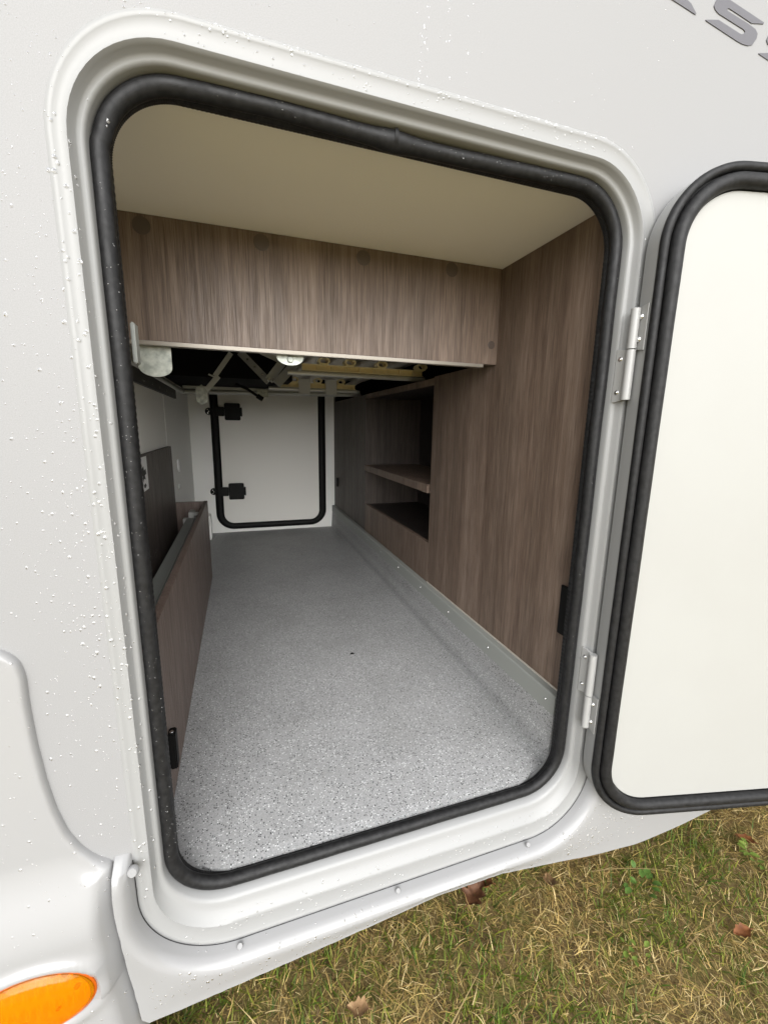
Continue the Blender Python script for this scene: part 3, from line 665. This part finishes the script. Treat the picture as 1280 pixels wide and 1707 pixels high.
# ------------------------------------------------------------------ thatchy autumn grass
def grass_mat(name, rough=.6):
    m = mat(name, (.1,.1,.03), rough, spec=.3); a = N(m, 'ShaderNodeVertexColor', layer_name='tint'); L(m, a.outputs[0], bs(m).inputs['Base Color'])
    tl = N(m, 'ShaderNodeBsdfTranslucent'); L(m, a.outputs[0], tl.inputs[0]); mx = N(m, 'ShaderNodeMixShader'); mx.inputs[0].default_value = .3
    o = m.node_tree.nodes['Material Output']; L(m, bs(m).outputs[0], mx.inputs[1]); L(m, tl.outputs[0], mx.inputs[2]); L(m, mx.outputs[0], o.inputs[0]); return m
grass_m = grass_mat('grass_blade')
def pn(x, y, s, seed):
    return np.array([noise.noise(Vector((a*s+seed, c*s, seed*.37))) for a, c in zip(x, y)])
def blades(name, n, region, lmin, lmax, wid, lean, pal, keep, hbase=0.0, segs=4, curl=1.0, mm=None):
    x = rng.uniform(region[0], region[1], n); y = rng.uniform(region[2], region[3], n)
    k = keep(x, y) > rng.uniform(0, 1, n); x, y = x[k], y[k]; n = len(x)
    z = np.array([gh(a, c) for a, c in zip(x, y)]) - .004 + hbase*rng.uniform(0, 1, n)
    ln = rng.uniform(lmin, lmax, n)*rng.uniform(.6, 1, n); az = rng.uniform(0, 2*np.pi, n); le = np.clip(rng.normal(lean, .28, n), 0, 1.62)
    w = wid*rng.uniform(.6, 1.3, n); bend = rng.uniform(.1, .9, n)*curl; side = rng.normal(0, .35, n)*curl
    V = np.zeros((n, segs+1, 2, 3)); px, py, pz = x.copy(), y.copy(), z.copy(); a2 = az.copy(); l2 = le.copy()
    for s in range(segs+1):
        t = s/segs; ww = w*(1-t**1.6)*.5 + .00012
        sx, sy = -np.sin(a2), np.cos(a2)
        V[:, s, 0] = np.stack([px-sx*ww, py-sy*ww, pz], 1); V[:, s, 1] = np.stack([px+sx*ww, py+sy*ww, pz+ww*.4], 1)
        st = ln/segs; px = px+np.sin(l2)*np.cos(a2)*st; py = py+np.sin(l2)*np.sin(a2)*st; pz = np.maximum(pz+np.cos(l2)*st, z-.002)
        l2 = np.minimum(l2+bend/segs*1.6, 1.75); a2 = a2+side/segs
    nv = (segs+1)*2; base = (np.arange(n)*nv)[:, None, None]; q = np.array([[2*s, 2*s+1, 2*s+3, 2*s+2] for s in range(segs)])[None]
    F = (base+q).reshape(-1, 4); me = bpy.data.meshes.new(name)
    me.vertices.add(n*nv); me.vertices.foreach_set('co', (V.reshape(-1, 3)-np.array([.9, 0, GZ])).ravel())
    me.loops.add(F.size); me.loops.foreach_set('vertex_index', F.ravel().astype(np.int32)); me.polygons.add(len(F)); me.polygons.foreach_set('loop_start', np.arange(0, F.size, 4, dtype=np.int32)); me.polygons.foreach_set('loop_total', np.full(len(F), 4, np.int32))
    me.update(); me.validate()
    pal = np.array(pal); ci = rng.integers(0, len(pal), n); col = pal[ci]*rng.uniform(.65, 1.3, n)[:, None]
    at_ = me.color_attributes.new('tint', 'FLOAT_COLOR', 'POINT'); cc = np.ones((n, nv, 4)); cc[:, :, :3] = col[:, None, :]
    at_.data.foreach_set('color', cc.ravel()); me.materials.append(mm or grass_m)
    o = link(bpy.data.objects.new(name, me), (.9, 0, GZ)); return tag(o, kind='stuff')
REG = (-.55, 2.9, -.85, .95)
STRAW = [(.58,.43,.17), (.48,.34,.12), (.66,.52,.26), (.38,.26,.09), (.22,.14,.05), (.44,.33,.12), (.15,.095,.04), (.30,.26,.08)]
GREEN = [(.085,.135,.014), (.12,.17,.018), (.055,.10,.012), (.16,.19,.024), (.21,.22,.03)]
MOSS = [(.24,.22,.04), (.31,.25,.06), (.17,.18,.03), (.36,.29,.09)]
gpatch = lambda x, y: np.clip(.50 + 2.6*pn(x, y, 4.2, 3.1) + .6*pn(x, y, 11, 8.2), .03, 1)
dpatch = lambda x, y: np.clip(.72 - 1.6*pn(x, y, 4.2, 3.1) + .5*pn(x, y, 8, 4.4), .28, 1)
tag(blades('dry_thatch', 80000, REG, .022, .062, .0014, 1.2, STRAW, dpatch, hbase=.022), 'flattened straw coloured dead grass covering the turf beside the skirt', 'grass')
tag(blades('fine_thatch', 90000, (-.3, 2.6, -.6, .75), .012, .034, .0011, 1.1, STRAW, lambda x, y: np.clip(.8-.8*pn(x, y, 4.2, 3.1)+.5*pn(x, y, 14, 9.), .35, 1), hbase=.016, segs=3), 'short broken straw littered between the grass blades', 'straw')
tag(blades('moss_tufts', 60000, REG, .008, .024, .0017, .75, MOSS, lambda x, y: np.clip(.5+1.2*pn(x, y, 6, 21.), .05, 1), hbase=.008), 'low yellowish moss between the dead grass blades', 'moss')
tag(blades('green_grass', 58000, REG, .022, .062, .0024, .62, GREEN, gpatch, hbase=.01), 'short green grass tufts growing up through the dead thatch', 'grass')
tag(blades('long_straws', 300, REG, .14, .30, .0019, 1.32, [(.44,.33,.15), (.36,.26,.11), (.28,.19,.08)], lambda x, y: np.full(len(x), .8), hbase=.035, segs=7, curl=.7), 'long pale dead stalks lying across the grass', 'grass')

# ------------------------------------------------------------------ fallen leaves and small weeds
def leafm(name, a, c):
    m = mat(name, a, .6, spec=.25); k = ramp(m, noise_tex(m, coords(m), 70, 4, .6), [(.3, a), (.7, c)]); L(m, k, bs(m).inputs['Base Color']); return m
lm_brown = leafm('dead_leaf_brown', (.055,.024,.012), (.14,.062,.028)); lm_tan = leafm('dead_leaf_tan', (.17,.095,.045), (.32,.20,.10)); lm_red = leafm('dead_leaf_rust', (.09,.032,.012), (.22,.085,.03))
def leaf_mesh(x, y, sz, az, tilt, curl, lobes):
    b = MB(); n = 12; rows = []
    M_ = Matrix.Rotation(az, 3, 'Z') @ Matrix.Rotation(tilt, 3, 'Y'); z0 = gh(x, y) + .022
    for i in range(n+1):
        t = i/n; w = .32*math.sin(math.pi*min(1, t**.8))*(1+.55*lobes*math.cos(t*2*math.pi*3.5)) + .012; r = []
        for j in range(-3, 4):
            s = j/3; p = Vector(((t-.5)*sz, s*w*sz, sz*(curl*.40*(s*s)*w*1.4 + curl*.16*((t-.5)*2)**2 + .025*math.sin(9*t+4*s+x*9))))
            r.append(Vector((x, y, z0)) + M_ @ p)
        rows.append(r)
    b.grid(rows); b.tube([rows[0][3], rows[0][3] + M_ @ Vector((-.16*sz, .03*sz, .03*sz))], .0011, 6); return b
leaves = [(.655,.140,.070,.5,-.25,1.0,.7,lm_brown,'large dark brown curled oak leaf in the grass just below the skirt'),
          (.690,.150,.050,2.2,.5,1.1,.5,lm_red,'reddish brown curled leaf tucked beside the large curled oak leaf'),
          (.845,.105,.048,1.1,.35,.9,.4,lm_tan,'tan curled leaf close below the skirt, right of the large dark oak leaf'),
          (.330,.02,.045,2.6,.25,.8,.5,lm_tan,'crumpled tan leaf at the left end of the turf, far from the other dead leaves'),
          (1.44,.03,.045,1.9,.2,.7,.3,lm_red,'rust brown leaf just below the hatch door beside the bright green weed'),
          (1.185,-.12,.040,2.9,.2,.8,.3,lm_red,'rust leaf lying alone on the straw in the bottom right corner of the turf')]
for (x, y, sz, az, ti, cu, lo, mm, lab) in leaves:
    tag(leaf_mesh(x, y, sz, az, ti, cu, lo).build('fallen_leaf', mm, origin=(x, y, gh(x, y))), lab, 'leaf', 'dead leaves lying on the grass')
wm1 = leafm('weed_leaf', (.075,.125,.018), (.15,.20,.035)); wm2 = leafm('weed_leaf_dark', (.05,.11,.02), (.10,.17,.035))
def weed(x, y, n, sz, up, mm, lab):
    t = tag(empty('weed', (x, y, gh(x, y))), lab, 'weed', 'small broad leaved weeds in the turf')
    for k in range(n):
        rad_, an = sz*1.1*math.sqrt(random.random()), random.uniform(0, 6.28); ox, oy = rad_*math.cos(an), rad_*math.sin(an)
        az = an + random.uniform(-.9, .9); l = sz*random.uniform(.35, .75); tl = random.uniform(-.1, up+.3); z0 = gh(x, y)+.016+random.uniform(0, .014); b = MB(); rows = []
        for i in range(6):
            q = i/5; w = random.uniform(.26, .34)*l*math.sin(math.pi*min(1, q*.92+.06))**.7; rr = l*q*math.cos(tl); zz = l*(q*math.sin(tl)-.4*q*q*abs(math.sin(tl)))
            rows.append([(x+ox+math.cos(az)*rr-math.sin(az)*w*s_, y+oy+math.sin(az)*rr+math.cos(az)*w*s_, z0+zz+abs(s_)*w*.3) for s_ in (-1,0,1)])
        b.grid(rows); b.build('leaf', mm, t)
weed(1.06,.035,13,.034,.6,wm2,'dark green broad leaved weed clump in the middle of the turf below the hatch door')
weed(1.43,-.02,16,.034,.5,wm1,'bright green leafy weed clump at the right edge of the turf below the hatch door')
weed(.93,-.075,10,.026,.4,wm1,'small pale green weed on bare straw near the bottom edge of the turf')
